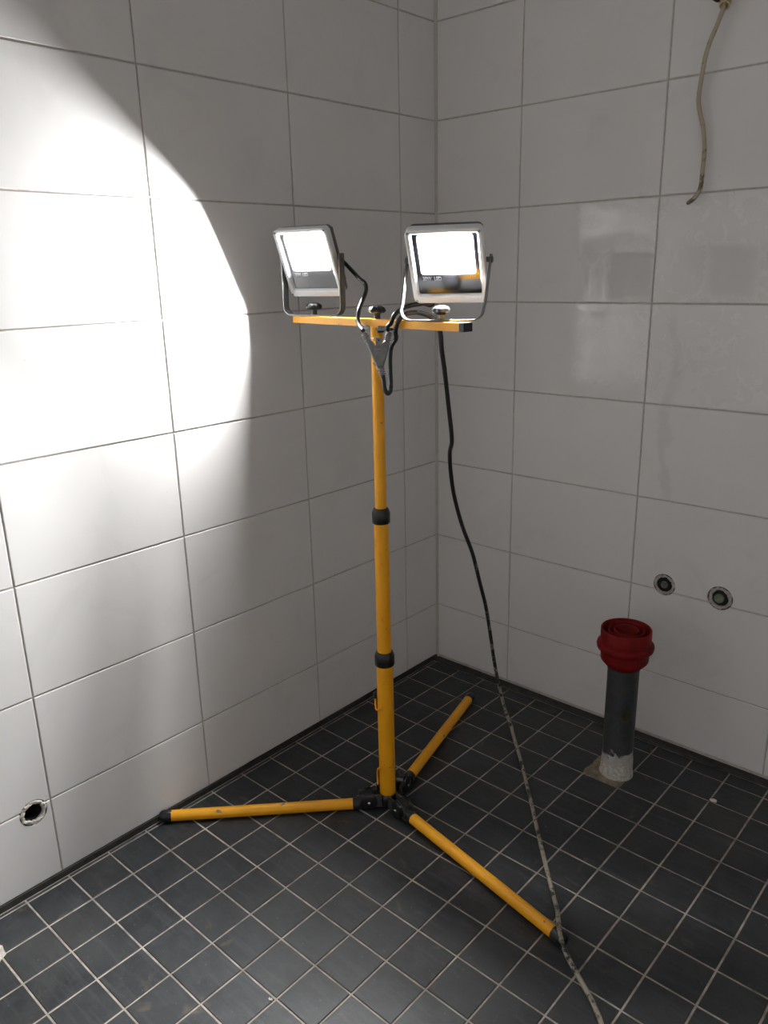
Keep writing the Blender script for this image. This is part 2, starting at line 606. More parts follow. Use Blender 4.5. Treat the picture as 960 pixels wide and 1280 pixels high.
def hole_tile(o, c, ax, r):
    """cut a round bite out of a tile that is not shared"""
    bpy.context.view_layer.update()
    me = o.data.copy()
    me.transform(Matrix.LocRotScale(o.location, o.rotation_euler.to_quaternion(), None))
    o.data = me
    o.location = (0, 0, 0); o.rotation_euler = (0, 0, 0)
    cut_mesh(o, [(c, ax, r, 0.06)])

edges_l = [0.004]; y = LW0
while y < -RY - 0.02:
    edges_l.append(y); y += LW
edges_l.append(-RY)
edges_b = [0.004]; x = BW0
while x < RX - 0.02:
    edges_b.append(x); x += BW
edges_b.append(RX)
for (z0, z1) in rows:
    for a, b in zip(edges_l[:-1], edges_l[1:]):
        o = wall_tile(wall_left, ROT_L, -(a + b) / 2, (z0 + z1) / 2, b - a, z1 - z0)
        if a < -HOLE_L.y < b + 0.03 and z0 - 0.025 < HOLE_L.z < z1 + 0.025 and -HOLE_L.y > a:
            hole_tile(o, HOLE_L, (1, 0, 0), 0.0305)
    for a, b in zip(edges_b[:-1], edges_b[1:]):
        o = wall_tile(wall_back, ROT_B, (a + b) / 2, (z0 + z1) / 2, b - a, z1 - z0)
        for h, r in ((HOLE_B1, 0.0305), (HOLE_B2, 0.0325), (HOLE_C, 0.033)):
            if a < h.x < b and z0 - r < h.z < z1 + r:
                hole_tile(o, h, (0, 1, 0), r)

# corner silicone, dark sealing strips under the wall tiles
bm = bmesh.new()
loft(bm, [[(-0.002, 0.002, zz), (-0.002, -0.0065, zz), (0.0012, -0.0055, zz), (0.0055, -0.0012, zz), (0.0065, 0.002, zz)] for zz in (0.0, RZ)], True, True)
struct(link_mesh('trim_1', bm, M['sil']))
bm = bmesh.new(); add_box(bm, (-0.001, RY / 2 , 0.0075), (0.008, -RY, 0.015))
struct(link_mesh('trim_2', bm, M['darkstrip']))
bm = bmesh.new(); add_box(bm, (RX / 2, -0.0105, 0.0035), (RX, 0.029, 0.007), 0.002)
struct(link_mesh('trim_3', bm, M['darkstrip']))

# floor
bm = bmesh.new(); add_box(bm, (RX / 2, RY / 2, -0.0016 - 0.04), (RX + 0.16, -RY + 0.16, 0.08))
floor = struct(link_mesh('floor', bm, M['fgrout']))
FX0, FY0, FP, FG = 0.0145, 0.0727, 0.1, 0.0041
PIPE = Vector((0.780, -0.2125, 0))
def project(p):
    d = Vector(p) - CAM_POS
    w = d.dot(CAM_F)
    if w < 0.1:
        return None
    return 480 + FPX * d.dot(CAM_R) / w, 640 - FPX * d.dot(CAM_U) / w, w
cells = []
for a in range(-1, 25):
    for b in range(-1, 30):
        x0 = FX0 + a * FP; x1 = x0 + FP
        y1 = -(FY0 + b * FP); y0 = y1 - FP
        if a == -1: x0 = 0.0035
        if b == -1: y1 = -0.0235
        x1 = min(x1, RX); y0 = max(y0, RY)
        if x1 - x0 < 0.006 or y1 - y0 < 0.006 or (a, b) == (7, 1):
            continue
        q = project(((x0 + x1) / 2, (y0 + y1) / 2, 0))
        vis = q is not None and -70 < q[0] < 1030 and 700 < q[1] < 1350
        cells.append((vis and a >= 0, -q[2] if q else -99, a, b, x0, x1, y0, y1))
cells.sort(key=lambda c: (not c[0], -c[1]))
fcache = {}
rest = bmesh.new()
for i, (vis, w, a, b, x0, x1, y0, y1) in enumerate(cells):
    sx, sy = x1 - x0 - FG, y1 - y0 - FG
    loc = Vector(((x0 + x1) / 2, (y0 + y1) / 2, random.uniform(-0.0004, 0.0003)))
    rot = (random.uniform(-.004, .004), random.uniform(-.004, .004), random.uniform(-.006, .006))
    if vis and i < 298:
        key = (round(sx, 4), round(sy, 4))
        if key not in fcache:
            fcache[key] = link_mesh('tile', tile_mesh(sx, sy, 0.007, 0.0012), M['slate'], floor)
            o = fcache[key]
        else:
            o = fcache[key].copy(); COL.objects.link(o); o.name = 'tile'
        o.location = loc; o.rotation_euler = rot
        if (a, b) == (0, 15):
            pass
    else:
        t = tile_mesh(sx, sy, 0.007, 0.0012)
        me = bpy.data.meshes.new('tmp'); t.to_mesh(me); t.free()
        me.transform(Matrix.Translation(loc))
        rest.from_mesh(me); bpy.data.meshes.remove(me)
o = link_mesh('tile_field', rest, M['slate'], floor)
o['kind'] = 'stuff'

def blob_patch(cx, cy, pts, h, name, mat, parent, zoff=-0.001):
    bm = bmesh.new()
    lo = [(x, y, zoff) for x, y in pts]
    hi = [(cx + (x - cx) * 0.93, cy + (y - cy) * 0.93, h + random.uniform(-.0006, .0006)) for x, y in pts]
    loft(bm, [lo, hi], True, True)
    return link_mesh(name, bm, mat, parent)
# mortar left around the drain pipe, where a floor tile is missing
pp = []
x0, x1, y1, y0 = FX0 + 7 * FP, FX0 + 8 * FP, -(FY0 + FP), -(FY0 + 2 * FP)
for k in range(36):
    a = 2 * pi * k / 36
    c, s = cos(a), sin(a)
    t = 0.5 / max(abs(c), abs(s))
    pp.append(((x0 + x1) / 2 + c * t * (FP + 0.006) * random.uniform(.94, 1.1), (y0 + y1) / 2 + s * t * (FP + 0.004) * random.uniform(.94, 1.1)))
blob_patch((x0 + x1) / 2, (y0 + y1) / 2, pp, 0.0022, 'mortar_patch', M['mortar'], floor)
pp = []
for k in range(14):
    a = 2 * pi * k / 14
    pp.append((0.098 + 0.034 * cos(a) * random.uniform(.7, 1.1), -1.585 + 0.026 * sin(a) * random.uniform(.7, 1.1)))
blob_patch(0.098, -1.585, pp, 0.003, 'mortar_patch', M['plaster'], floor)

# ------------------------------------------------------------------ the tripod work light stand
PX, PY = 0.394, -0.706
stand = thing('work_light_stand', 'yellow telescopic tripod stand with black collars and flat legs on the floor', 'stand', (PX, PY, 0))
def L(p):
    """world point to the stand's space"""
    return Vector(p) - Vector((PX, PY, 0))
def pole_section(name, z0, z1, r):
    bm = bmesh.new()
    add_lathe(bm, [(0, z0), (r - .001, z0), (r, z0 + .001), (r, z1 - .001), (r - .001, z1), (0, z1)], (0, 0, 0), (0, 0, 1), 32)
    return link_mesh(name, bm, M['yellow'], stand, True)
lower = pole_section('pole_section', 0.026, 0.405, 0.0203)
mid = pole_section('pole_section', 0.40, 0.765, 0.0172)
top = pole_section('pole_section', 0.76, 1.196, 0.0132)
for zc, r, h in ((0.4135, 0.0243, 0.036), (0.7745, 0.0208, 0.036)):
    bm = bmesh.new()
    add_lathe(bm, [(r - .008, -h / 2), (r - .0015, -h / 2), (r, -h / 2 + .002), (r, h * .22), (r - .004, h / 2 - .001), (r - .0075, h / 2)], (0, 0, zc), (0, 0, 1), 32)
    link_mesh('collar', bm, M['black'], stand, True)
# small hole with rivet near the top of the pole
cd = Vector((CAM_POS.x - PX, CAM_POS.y - PY, 0)).normalized()
sd = Vector((cd.y, -cd.x, 0))         # towards the camera's left
def rotv(v, deg):
    return Matrix.Rotation(radians(deg), 3, 'Z') @ v
nd = rotv(cd, -38)
bm = bmesh.new(); cyl_between(bm, nd * 0.0128 + Vector((0, 0, 1.172)), nd * 0.0142 + Vector((0, 0, 1.172)), 0.0026, 12)
link_mesh('rivet', bm, M['steel'], top, True)

# hub
bm = bmesh.new()
add_lathe(bm, [(0, 0.001), (0.024, 0.001), (0.026, 0.004), (0.026, 0.026), (0.0225, 0.032), (0.0205, 0.034), (0.0205, 0.028)], (0, 0, 0), (0, 0, 1), 28)
hub = link_mesh('hub', bm, M['black'], stand, True)
# wire hooks clipped on the pole
RL = 0.0203
side_l = rotv(cd, -96)
HOOKS = [[side_l * (RL + .005) + Vector((0, 0, .304)), side_l * (RL + .005) + Vector((0, 0, .284)), rotv(cd, -78) * (RL + .0038) + Vector((0, 0, .276)),
          rotv(cd, -52) * (RL + .0022) + Vector((0, 0, .279)), rotv(cd, -24) * (RL + .0014) + Vector((0, 0, .290))],
         [side_l * (RL + .005) + Vector((0, 0, .052)), side_l * (RL + .005) + Vector((0, 0, .086)), rotv(cd, -84) * (RL + .0042) + Vector((0, 0, .100)),
          rotv(cd, -62) * (RL + .0028) + Vector((0, 0, .111)), rotv(cd, -40) * (RL + .002) + Vector((0, 0, .118)), rotv(cd, -16) * (RL + .0014) + Vector((0, 0, .126))]]
for pts, u in zip(HOOKS, (1, -1)):
    bm = bmesh.new()
    add_tube(bm, pts, 0.0023, 8, 5)
    hk = link_mesh('wire_hook', bm, M['yellow'], stand, True)
    bm = bmesh.new(); cyl_between(bm, pts[0] - Vector((0, 0, .002 * u)), pts[0] + Vector((0, 0, .014 * u)), 0.0044, 12, bev=.001)
    link_mesh('hook_sleeve', bm, M['black'], hk, True)

LEGS = [((0.352, -0.772, 0.0152), (0.023, -1.113, 0.0152), 0.0137, 'left'),
        ((0.487, -0.730, 0.0205), (0.943, -0.811, 0.0155), 0.0137, 'right'),
        ((0.388, -0.618, 0.0225), (0.268, -0.181, 0.0165), 0.0137, 'back')]
for a, b, r, nm in LEGS:
    a, b = L(a), L(b)
    d = (b - a).normalized()
    bm = bmesh.new(); cyl_between(bm, a, b, r, 24, bev=.001)
    leg = link_mesh('leg', bm, M['yellow'], stand, True)
    # rubber foot: rounded wedge
    bm = bmesh.new()
    u, v, _ = axis_frame(d)
    add_lathe(bm, [(0, -.010), (r + .0004, -.010), (r + .0012, -.008), (r + .0012, .008), (r + .0005, .014), (r - .004, .020), (0, .021)], b + d * 0.004, d, 24)
    link_mesh('foot_cap', bm, M['black'], leg, True)
    # black end socket
    bm = bmesh.new(); cyl_between(bm, a - d * .004, a + d * .014, r + .0014, 24, bev=.001)
    link_mesh('socket', bm, M['black'], leg, True)
    # hinge knuckle between hub and leg
    h = Vector((a.x * 0.30, a.y * 0.30, a.z + 0.006))
    mid_ = (a + h) / 2
    mid_.z = 0.0245
    hor = Vector((d.x, d.y, 0)).normalized()
    side = Vector((-hor.y, hor.x, 0))
    R3 = Matrix((hor, side, Vector((0, 0, 1)))).transposed().to_4x4()
    Lk = (a - h).length
    bm = bmesh.new()
    cyl_between(bm, mid_ - side * 0.0115, mid_ + side * 0.0115, 0.0225, 28, bev=.0015)
    hinge = link_mesh('hinge', bm, M['black'], stand, True)
    bm = bmesh.new()
    add_box(bm, mid_ + (a - mid_) * .62, (Lk * .62, 0.0205, 0.023), 0.003, 1, R3)
    link_mesh('tongue', bm, M['black'], hinge, True)
    for s in (-1, 1):
        bm = bmesh.new()
        add_box(bm, mid_ + side * s * 0.0125 - hor * .004, (Lk + .004, 0.003, 0.037), 0.0012, 1, R3)
        link_mesh('hinge_plate', bm, M['dirtymet'], hinge)
        bm = bmesh.new()
        add_lathe(bm, [(0, 0), (0.0222, 0), (0.0222, .003), (0.018, .006), (0.009, .0068), (0, .0068)], mid_ + side * s * 0.014, side * s, 24)
        link_mesh('hinge_disc', bm, M['black'], hinge, True)
        bm = bmesh.new()
        add_lathe(bm, [(0, 0), (0.0042, 0), (0.004, .002), (0.002, .0034), (0, .0036)], mid_ + side * s * 0.0205, side * s, 14)
        bo = link_mesh('bolt', bm, M['steel'], hinge, True)
        bo['label'] = 'bright steel bolt head'

# crossbar on top
B0, B1 = L((0.101, -0.668, 1.2035)), L((0.655, -0.735, 1.2035))
bd = (B1 - B0).normalized()
bn = Vector((-bd.y, bd.x, 0))
RB = Matrix((bd, bn, Vector((0, 0, 1)))).transposed().to_4x4()
BL = (B1 - B0).length
bm = bmesh.new(); add_box(bm, (B0 + B1) / 2 - bd * .006, (BL - .012, 0.024, 0.0165), 0.0012, 2, RB)
cross = link_mesh('crossbar', bm, M['yellow'], stand, False)
for e, s in ((B0, -1), (B1, 1)):
    bm = bmesh.new(); add_box(bm, e - bd * s * .006, (0.013, 0.0246, 0.0172), 0.0015, 2, RB)
    if s > 0:
        link_mesh('end_cap', bm, M['black'], cross)
    else:
        bm.free()
# saddle under the bar
mp = B0 + bd * bd.dot(-B0 + Vector((0, 0, 1.2035)))
bm = bmesh.new()
add_box(bm, mp + Vector((0, 0, -.0118)) + bd * .002, (0.088, 0.0246, 0.0056), 0.0008, 1, RB)
for s_ in (-1, 1):
    add_box(bm, mp + bd * (s_ * .029 + .002) + Vector((0, 0, -.0078)), (0.030, 0.0256, 0.006), 0.0008, 1, RB)
add_lathe(bm, [(0.0148, -.020), (0.0148, -.012), (0, -.012)], mp, (0, 0, 1), 24)
link_mesh('saddle', bm, M['black'], stand)

def knob_bm(o):
    bm = bmesh.new()
    add_lathe(bm, [(0.0065, 0), (0.0062, .009), (0.009, .0110), (0.0150, .0125), (0.0175, .0150), (0.0172, .0195), (0.0145, .0235), (0.009, .0265), (0, .0275)], o, (0, 0, 1), 36, 6, 0.09)
    return bm
kb = link_mesh('knob', knob_bm(mp + Vector((0, 0, 0.0085))), M['knob'], stand, True)

# ------------------------------------------------------------------ floodlights
W, H = 0.149, 0.159
def floodlight(c, heading, tilt, base, label, cable, gl):
    c = Vector(c)
    base = Vector(base)
    th = radians(heading) + pi / 2
    root = thing('floodlight', label, 'floodlight', base, th, None)
    inv = (Matrix.Translation(base) @ Matrix.Rotation(th, 4, 'Z')).inverted()
    T = Matrix.Translation(inv @ c) @ Matrix.Rotation(tilt, 4, 'X')     # head space -> root space
    def hd(name, bm, mat, parent, smooth=False):
        bmesh.ops.transform(bm, matrix=T, verts=bm.verts)
        return link_mesh(name, bm, mat, parent, smooth)
    def rl(w, h, r, y, cx=0, cz=0):
        return [(x, y, z) for x, z in rrect(w, h, r, 5, cx, cz)]
    GW, GH, GC = 0.126, 0.131, 0.003
    # bezel
    bm = bmesh.new()
    loft(bm, [rl(GW + .002, GH + .002, .005, .018, 0, GC), rl(W - .001, H - .001, .011, .018), rl(W, H, .012, .015), rl(W, H, .012, .002), rl(W - .004, H - .004, .011, 0),
              rl(GW + .008, GH + .008, .007, 0.0004, 0, GC), rl(GW + .002, GH + .002, .0045, .003, 0, GC), rl(GW, GH, .004, .008, 0, GC), rl(GW, GH, .004, .018, 0, GC)])
    bez = hd('bezel', bm, M['bezel'], root, True)
    for sx in (-1, 1):
        for sz in (-1, 1):
            bm = bmesh.new()
            add_lathe(bm, [(0.0023, 0.0006), (0.0022, -.0007), (0.0013, -.001), (0.0012, 0.0003), (0, 0.0003)], (sx * (W / 2 - .0062), 0, sz * (H / 2 - .0062)), (0, 1, 0), 10)
            hd('screw', bm, M['housing'], bez, True)
    # glass pane and the black printed border under it
    bm = bmesh.new()
    loft(bm, [rl(GW - .0004, GH - .0004, .004, .0058, 0, GC), rl(GW - .0004, GH - .0004, .004, .0078, 0, GC)], True, True)
    hd('glass_pane', bm, M['glass'], root)
    OW, OH, OC = 0.108, 0.084, 0.022
    LC = OC - 0.010
    bm = bmesh.new()
    loft(bm, [rl(GW, GH, .004, .0095, 0, GC), rl(OW, OH, .006, .0095, 0, OC), rl(OW, OH, .006, .0103, 0, OC), rl(GW, GH, .004, .0103, 0, GC)])
    msk = hd('printed_mask', bm, M['mask'], root)
    # lettering
    cu = bpy.data.curves.new('lettering', 'FONT')
    cu.body = '30W  LED'
    cu.size = 0.0098
    cu.extrude = 0.0002
    tmp = bpy.data.objects.new('tmp', cu)
    COL.objects.link(tmp)
    bpy.context.view_layer.update()
    me = bpy.data.meshes.new_from_object(tmp.evaluated_get(bpy.context.evaluated_depsgraph_get()))
    bpy.data.objects.remove(tmp)
    bm = bmesh.new(); bm.from_mesh(me); bpy.data.meshes.remove(me)
    bmesh.ops.transform(bm, matrix=Matrix.Translation((-0.053, 0.0091, -0.0325)) @ Matrix.Rotation(pi / 2, 4, 'X') @ Matrix.Diagonal((0.9, 1.15, 1, 1)), verts=bm.verts)
    le = hd('lettering', bm, M['print'], msk)
    le['label'] = 'white lettering 30W LED'
    # reflector and led
    bm = bmesh.new()
    loft(bm, [rl(OW, OH, .006, .0103, 0, OC), rl(OW * .88, OH * .86, .006, .0165, 0, OC - .001), rl(OW * .62, OH * .62, .005, .0280, 0, OC - .006), rl(0.036, 0.034, .003, .0358, 0, LC)], False, True)
    ref = hd('reflector', bm, M['reflector'], root, True)
    bm = bmesh.new()
    loft(bm, [rl(0.026, 0.026, .002, .0343, 0, LC), rl(0.026, 0.026, .002, .0355, 0, LC)], True, True)
    hd('led_chip', bm, M['led'], root)
    # housing with cooling fins
    bm = bmesh.new()
    loft(bm, [rl(W - .003, H - .003, .011, .0182), rl(W - .006, H - .006, .011, .030), rl(W - .020, H - .020, .012, .040), rl(W - .034, H - .034, .010, .044)], False, True)
    hs = hd('housing', bm, M['housing'], root, True)
    fin = None
    for k in range(9):
        x = (k - 4) * 0.0128
        bm = bmesh.new()
        add_box(bm, (0, 0, 0), (0.0028, 0.016, H - .036), 0.0008)
        bmesh.ops.translate(bm, vec=(x, 0.0505, 0), verts=bm.verts)
        hd('fin', bm, M['housing'], hs)
    bm = bmesh.new()
    cyl_between(bm, gl, Vector(gl) + Vector((0, .018, 0)), .0075, 14, bev=.0015)
    hd('cable_gland', bm, M['black'], hs, True)
    # bracket
    e = 0.020
    bm = bmesh.new()
    xr = W / 2 + 0.0075
    pv = {s: T @ Vector((s * xr, e, 0.004)) for s in (-1, 1)}
    pts = []
    zb = 0.0015
    cr = 0.020
    def arm(s):
        P = pv[s]
        up = (P - Vector((s * xr, 0, zb))).normalized()
        out = [P + up * .010, P]
        low = Vector((s * xr, 0, zb))
        for t in (0.25, 0.5, 0.7):
            out.append(P.lerp(low, t))
        for k in range(0, 7):
            a = (pi / 2) * k / 6
            zz = zb + cr - cr * sin(a)
            xx = s * (xr - cr + cr * cos(a))
            tt = (zz - zb) / max(P.z - zb, 1e-4)
            out.append(Vector((xx, P.y * tt, zz)))
        return out
    path = arm(-1) + [Vector((-0.02, 0, zb)), Vector((0.02, 0, zb))] + list(reversed(arm(1)))
    add_strip(bm, path, (0, 1, 0), 0.020, 0.0026)
    br = link_mesh('bracket', bm, M['bracket'], root, True)
    for s in (-1, 1):
        bm = bmesh.new()
        add_lathe(bm, [(0, -.013), (.005, -.013), (.005, 0), (0.0065, 0), (0.0065, .0022), (0.0045, .0035), (0, .0036)], pv[s] + Vector((s * .0014, 0, 0)), (s, 0, 0), 16)
        link_mesh('pivot_bolt', bm, M['housing'], br, True)
    link_mesh('knob', knob_bm(Vector((0, 0, 0.0028))), M['knob'], root, True)
    # supply cable down to the splitter
    bm = bmesh.new()
    g0 = T @ (Vector(gl) + Vector((0, .012, 0)))
    g1 = T @ (Vector(gl) + Vector((0, .026, 0)))
    add_tube(bm, [g0, g1] + [inv @ Vector(p) for p in cable], 0.0046, 12, 6)
    link_mesh('supply_cable', bm, M['black'], root, True)
    return root

BTOP = 1.2035 + 0.0092
floodlight((0.175, -0.694, 1.328), -80.0, 0.394, (0.170, -0.6755, BTOP),
           'lit LED floodlight on left end of yellow crossbar, turned along the left wall', 
           [(0.287, -0.645, 1.296), (0.307, -0.646, 1.284), (0.319, -0.655, 1.269), (0.331, -0.68, 1.249), (0.346, -0.708, 1.23), (0.352, -0.7185, 1.21), (0.367, -0.729, 1.197), (0.388, -0.7460, 1.1940), (0.4030, -0.7575, 1.1915)],
           (0.045, .044, -0.022))
floodlight((0.589, -0.715, 1.312), -64.2, 0.543, (0.583, -0.7245, BTOP),
           'lit LED floodlight on right end of yellow crossbar, facing out into the room',
           [(0.5217, -0.6711, 1.2453), (0.5011, -0.6794, 1.2431), (0.484, -0.695, 1.2402), (0.478, -0.718, 1.2350), (0.470, -0.7330, 1.2236), (0.459, -0.7330, 1.2062), (0.4505, -0.7335, 1.1990), (0.4465, -0.7282, 1.1917)],
           (-0.03, .044, -0.045))

# ------------------------------------------------------------------ splitter and mains cord
SP = Vector((0.4278, -0.7394, 1.147))
cordset = thing('splitter_cord', 'black Y splitter with long plaster-specked mains cord hanging from crossbar to floor', 'cable', SP)
ex = Vector((0.745, 0.667, 0)).normalized()
en = Vector((0.667, -0.745, 0)).normalized()      # towards the camera
RS = Matrix((ex, -en, Vector((0, 0, 1)))).transposed().to_4x4()
def SL(u, z, n=0.0):
    return ex * u + Vector((0, 0, z)) + en * n
# body: flat Y outline, extruded
out = [(-.0255, .022), (-.0185, .0265), (-.011, .0215), (-.006, .014), (.006, .014), (.0105, .0215), (.017, .0265), (.0245, .0235), (.0225, .008), (.017, -.012), (.0115, -.0275), (.007, -.033), (-.001, -.0335), (-.005, -.0285), (-.0125, -.010), (-.0205, .008)]
ctr = (0.001, -0.003)
def shr(f):
    return [(ctr[0] + (u - ctr[0]) * f, ctr[1] + (z - ctr[1]) * f) for u, z in out]
bm = bmesh.new()
loft(bm, [[tuple(SL(u, z, n)) for u, z in shr(f)] for f, n in ((.84, -.0085), (1, -.005), (1, .005), (.84, .0085))], True, True)
body = link_mesh('splitter_body', bm, M['rubber'], cordset)
bm = bmesh.new()
add_box(bm, SL(0.001, .0185, .004), (0.012, 0.004, 0.024), 0.0016, 2, RS)
add_box(bm, SL(0.000, .0055, .010), (0.0155, 0.005, 0.005), 0.0012, 1, RS)
link_mesh('hanging_tab', bm, M['rubber'], body)
bm = bmesh.new(); cyl_between(bm, SL(0.0015, .0245, .0055), SL(0.0015, .0245, .0066), .0018, 10)
link_mesh('tab_hole', bm, M['dark'], body)
bm = bmesh.new(); add_box(bm, SL(-.001, -.0125, .0083), (0.010, 0.0015, 0.009), 0.0006, 1, RS)
link_mesh('raised_field', bm, M['rubber'], body)
def relief(p0, p1, r):
    bm = bmesh.new()
    p0, p1 = Vector(p0), Vector(p1)
    n = 4
    Ln = (p1 - p0).length
    prof = [(0, 0)]
    for k in range(n):
        rr = r * (1 - .12 * k / n)
        prof += [(rr, Ln * k / n), (rr, Ln * (k + .55) / n), (rr * .62, Ln * (k + .66) / n), (rr * .62, Ln * (k + .98) / n)]
    prof += [(0, Ln)]
    add_lathe(bm, prof, p0, p1 - p0, 16)
    return link_mesh('strain_relief', bm, M['rubber'], cordset, True)
relief(SL(-.021, .0225), SL(-.0285, .0395), .0075)
relief(SL(.0195, .0235), SL(.0235, .0410), .0075)
relief(SL(.0035, -.031), SL(.0085, -.050), .0078)
cord = [(0.4345, -0.7340, 1.0975), (0.4390, -0.7370, 1.087), (0.446, -0.742, 1.071), (0.450, -0.738, 1.062), (0.449, -0.728, 1.0655), (0.4435, -0.7195, 1.081), (0.4350, -0.7110, 1.106), (0.4310, -0.7060, 1.134), (0.4340, -0.7040, 1.156), (0.4520, -0.7100, 1.173),
        (0.4660, -0.7270, 1.1880), (0.4755, -0.7350, 1.2010), (0.4830, -0.7340, 1.2140), (0.492, -0.7240, 1.2245), (0.5085, -0.7080, 1.2270), (0.530, -0.6970, 1.2200), (0.545, -0.6925, 1.2062), (0.5530, -0.6895, 1.1892),
        (0.549, -0.679, 1.150), (0.542, -0.660, 1.104), (0.522, -0.620, 1.021), (0.511, -0.594, 0.946), (0.484, -0.566, 0.907), (0.460, -0.530, 0.846), (0.448, -0.499, 0.778), (0.447, -0.466, 0.698),
        (0.455, -0.432, 0.617), (0.458, -0.403, 0.531), (0.456, -0.371, 0.452), (0.450, -0.341, 0.369), (0.446, -0.313, 0.272), (0.445, -0.285, 0.182), (0.450, -0.255, 0.085), (0.458, -0.235, 0.028), (0.480, -0.252, 0.0058),
        (0.570, -0.351, 0.0052), (0.671, -0.468, 0.0052), (0.748, -0.560, 0.0052), (0.818, -0.642, 0.0052), (0.882, -0.718, 0.0120), (0.918, -0.766, 0.0320), (0.943, -0.803, 0.0400), (0.962, -0.830, 0.0390), (0.990, -0.852, 0.0270), (1.032, -0.872, 0.0090),
        (1.060, -0.889, 0.0052), (1.081, -0.906, 0.0052), (1.104, -0.928, 0.0052), (1.150, -0.985, 0.0052), (1.22, -1.06, 0.0052), (1.32, -1.13, 0.0052)]
bm = bmesh.new()
add_tube(bm, [Vector(p) - SP for p in cord], 0.0049, 12, 6)
link_mesh('cord', bm, M['cord'], cordset, True)

# ------------------------------------------------------------------ drain pipe with red reducer
drain = thing('drain_pipe', 'grey upright drain pipe with flaking white base and red rubber cap', 'pipe', PIPE)
bm = bmesh.new()
add_lathe(bm, [(0.0355, 0.33), (0.0395, 0.33), (0.0408, 0.322), (0.0408, 0.314), (0.0398, 0.310), (0.0398, 0.04), (0.0405, 0.034), (0.041, 0.0), (0.036, 0.0)], (0, 0, 0), (0, 0, 1), 40)
pipe = link_mesh('pipe', bm, M['pipe'], drain, True)
bm = bmesh.new()
add_lathe(bm, [(0.040, 0.319), (0.0430, 0.3205), (0.0580, 0.3380), (0.0596, 0.3410), (0.0600, 0.3445), (0.0602, 0.3650), (0.0660, 0.3680), (0.0700, 0.3725), (0.0715, 0.3790), (0.0703, 0.3850), (0.0660, 0.3885), (0.0630, 0.3900),
               (0.0632, 0.424), (0.0620, 0.426), (0.0595, 0.426), (0.0585, 0.424), (0.0570, 0.395), (0.047, 0.393), (0.0455, 0.398), (0.0460, 0.4225), (0.0450, 0.424), (0.0430, 0.424), (0.0420, 0.422), (0.0405, 0.395), (0.034, 0.393),
               (0.0315, 0.398), (0.0318, 0.421), (0.0308, 0.4225), (0.0285, 0.4225), (0.0275, 0.421), (0.0255, 0.385), (0.018, 0.36), (0, 0.358)], (0, 0, 0), (0, 0, 1), 48)
cap = link_mesh('reducer_cap', bm, M['red'], drain, True)
cap['label'] = 'red rubber stepped reducer cap'
# worn sticker on the pipe, curved on its surface
bm = bmesh.new()
va = math.atan2(CAM_POS.y - PIPE.y, CAM_POS.x - PIPE.x)
prev = None
for k in range(9):
    a = va + radians(2 + 40 * k / 8)
    w = random.uniform(-.003, .003)
    col = [bm.verts.new((0.0404 * cos(a), 0.0404 * sin(a), zz + w)) for zz in (0.170, 0.206)]
    if prev:
        bm.faces.new((prev[0], col[0], col[1], prev[1]))
    prev = col
bmesh.ops.solidify(bm, geom=list(bm.faces), thickness=0.0004)
link_mesh('sticker', bm, M['olive'], pipe)
bm = bmesh.new()
rag = [(0.0412 + .001 * random.random(), 0.0), ]
n = 40
lo, mid2, hi = [], [], []
for k in range(n):
    a = 2 * pi * k / n
    hh = 0.030 + 0.020 * abs(sin(a * 2.5 + .4)) + random.uniform(-.008, .008)
    lo.append((0.0445 * cos(a), 0.0445 * sin(a), 0.0005))
    mid2.append((0.0423 * cos(a), 0.0423 * sin(a), 0.012 + random.uniform(-.003, .003)))
    hi.append((0.0412 * cos(a), 0.0412 * sin(a), hh))
loft(bm, [lo, mid2, hi, [(x * .97, y * .97, z) for x, y, z in hi]])
link_mesh('plaster_crust', bm, M['plaster'], pipe)

# ------------------------------------------------------------------ pipe outlets in the walls
def ragged_ring(axis, c, r0, r1, depth, proud, n=34):
    u, v, d = axis_frame(axis)
    bm = bmesh.new()
    loops = [[], [], [], []]
    for k in range(n):
        a = 2 * pi * k / n
        q = u * cos(a) + v * sin(a)
        ri = r0 * random.uniform(.90, 1.05); ro = r1 * random.uniform(.90, 1.06)
        loops[0].append(tuple(Vector(c) + q * ri - d * depth))
        loops[1].append(tuple(Vector(c) + q * ri * 1.06 + d * (proud + random.uniform(-.0012, .0010))))
        loops[2].append(tuple(Vector(c) + q * (ri * .4 + ro * .6) + d * (proud + random.uniform(-.0012, .0018))))
        loops[3].append(tuple(Vector(c) + q * ro + d * (-.0015)))
    loft(bm, loops)
    return bm
def tube_bm(c, axis, r0, r1, a, b, n=24):
    bm = bmesh.new()
    add_lathe(bm, [(r0, a), (r1, a), (r1, b), (r0, b)], c, axis, n, closed=True)
    return bm
XA, YA = Vector((1, 0, 0)), Vector((0, -1, 0))
o1 = thing('wall_outlet', 'open round hole with flaking pale mortar rim, low on left wall', 'pipe outlet', HOLE_L)
link_mesh('mortar_rim', ragged_ring(XA, (0, 0, 0), .0206, .0300, .008, .0008), M['plaster'], o1)
link_mesh('crack', tube_bm((0, 0, 0), XA, .0255, .0303, -.004, -.0022), M['brown'], o1)
link_mesh('sleeve', tube_bm((0, 0, 0), XA, .0190, .0210, -.045, -.006), M['dark'], o1, True)
bm = bmesh.new(); cyl_between(bm, (-.044, 0, 0), (-.040, 0, 0), .0200, 20)
link_mesh('stop_disc', bm, M['dark'], o1)
o2 = thing('wall_outlet', 'round outlet with black ring and grey pipe end, left of two on far wall', 'pipe outlet', HOLE_B1)
link_mesh('mortar_rim', ragged_ring(YA, (0, 0, 0), .0208, .0296, .010, .0004), M['greyplaster'], o2)
link_mesh('crack', tube_bm((0, 0, 0), YA, .0250, .0303, -.004, -.0022), M['brown'], o2)
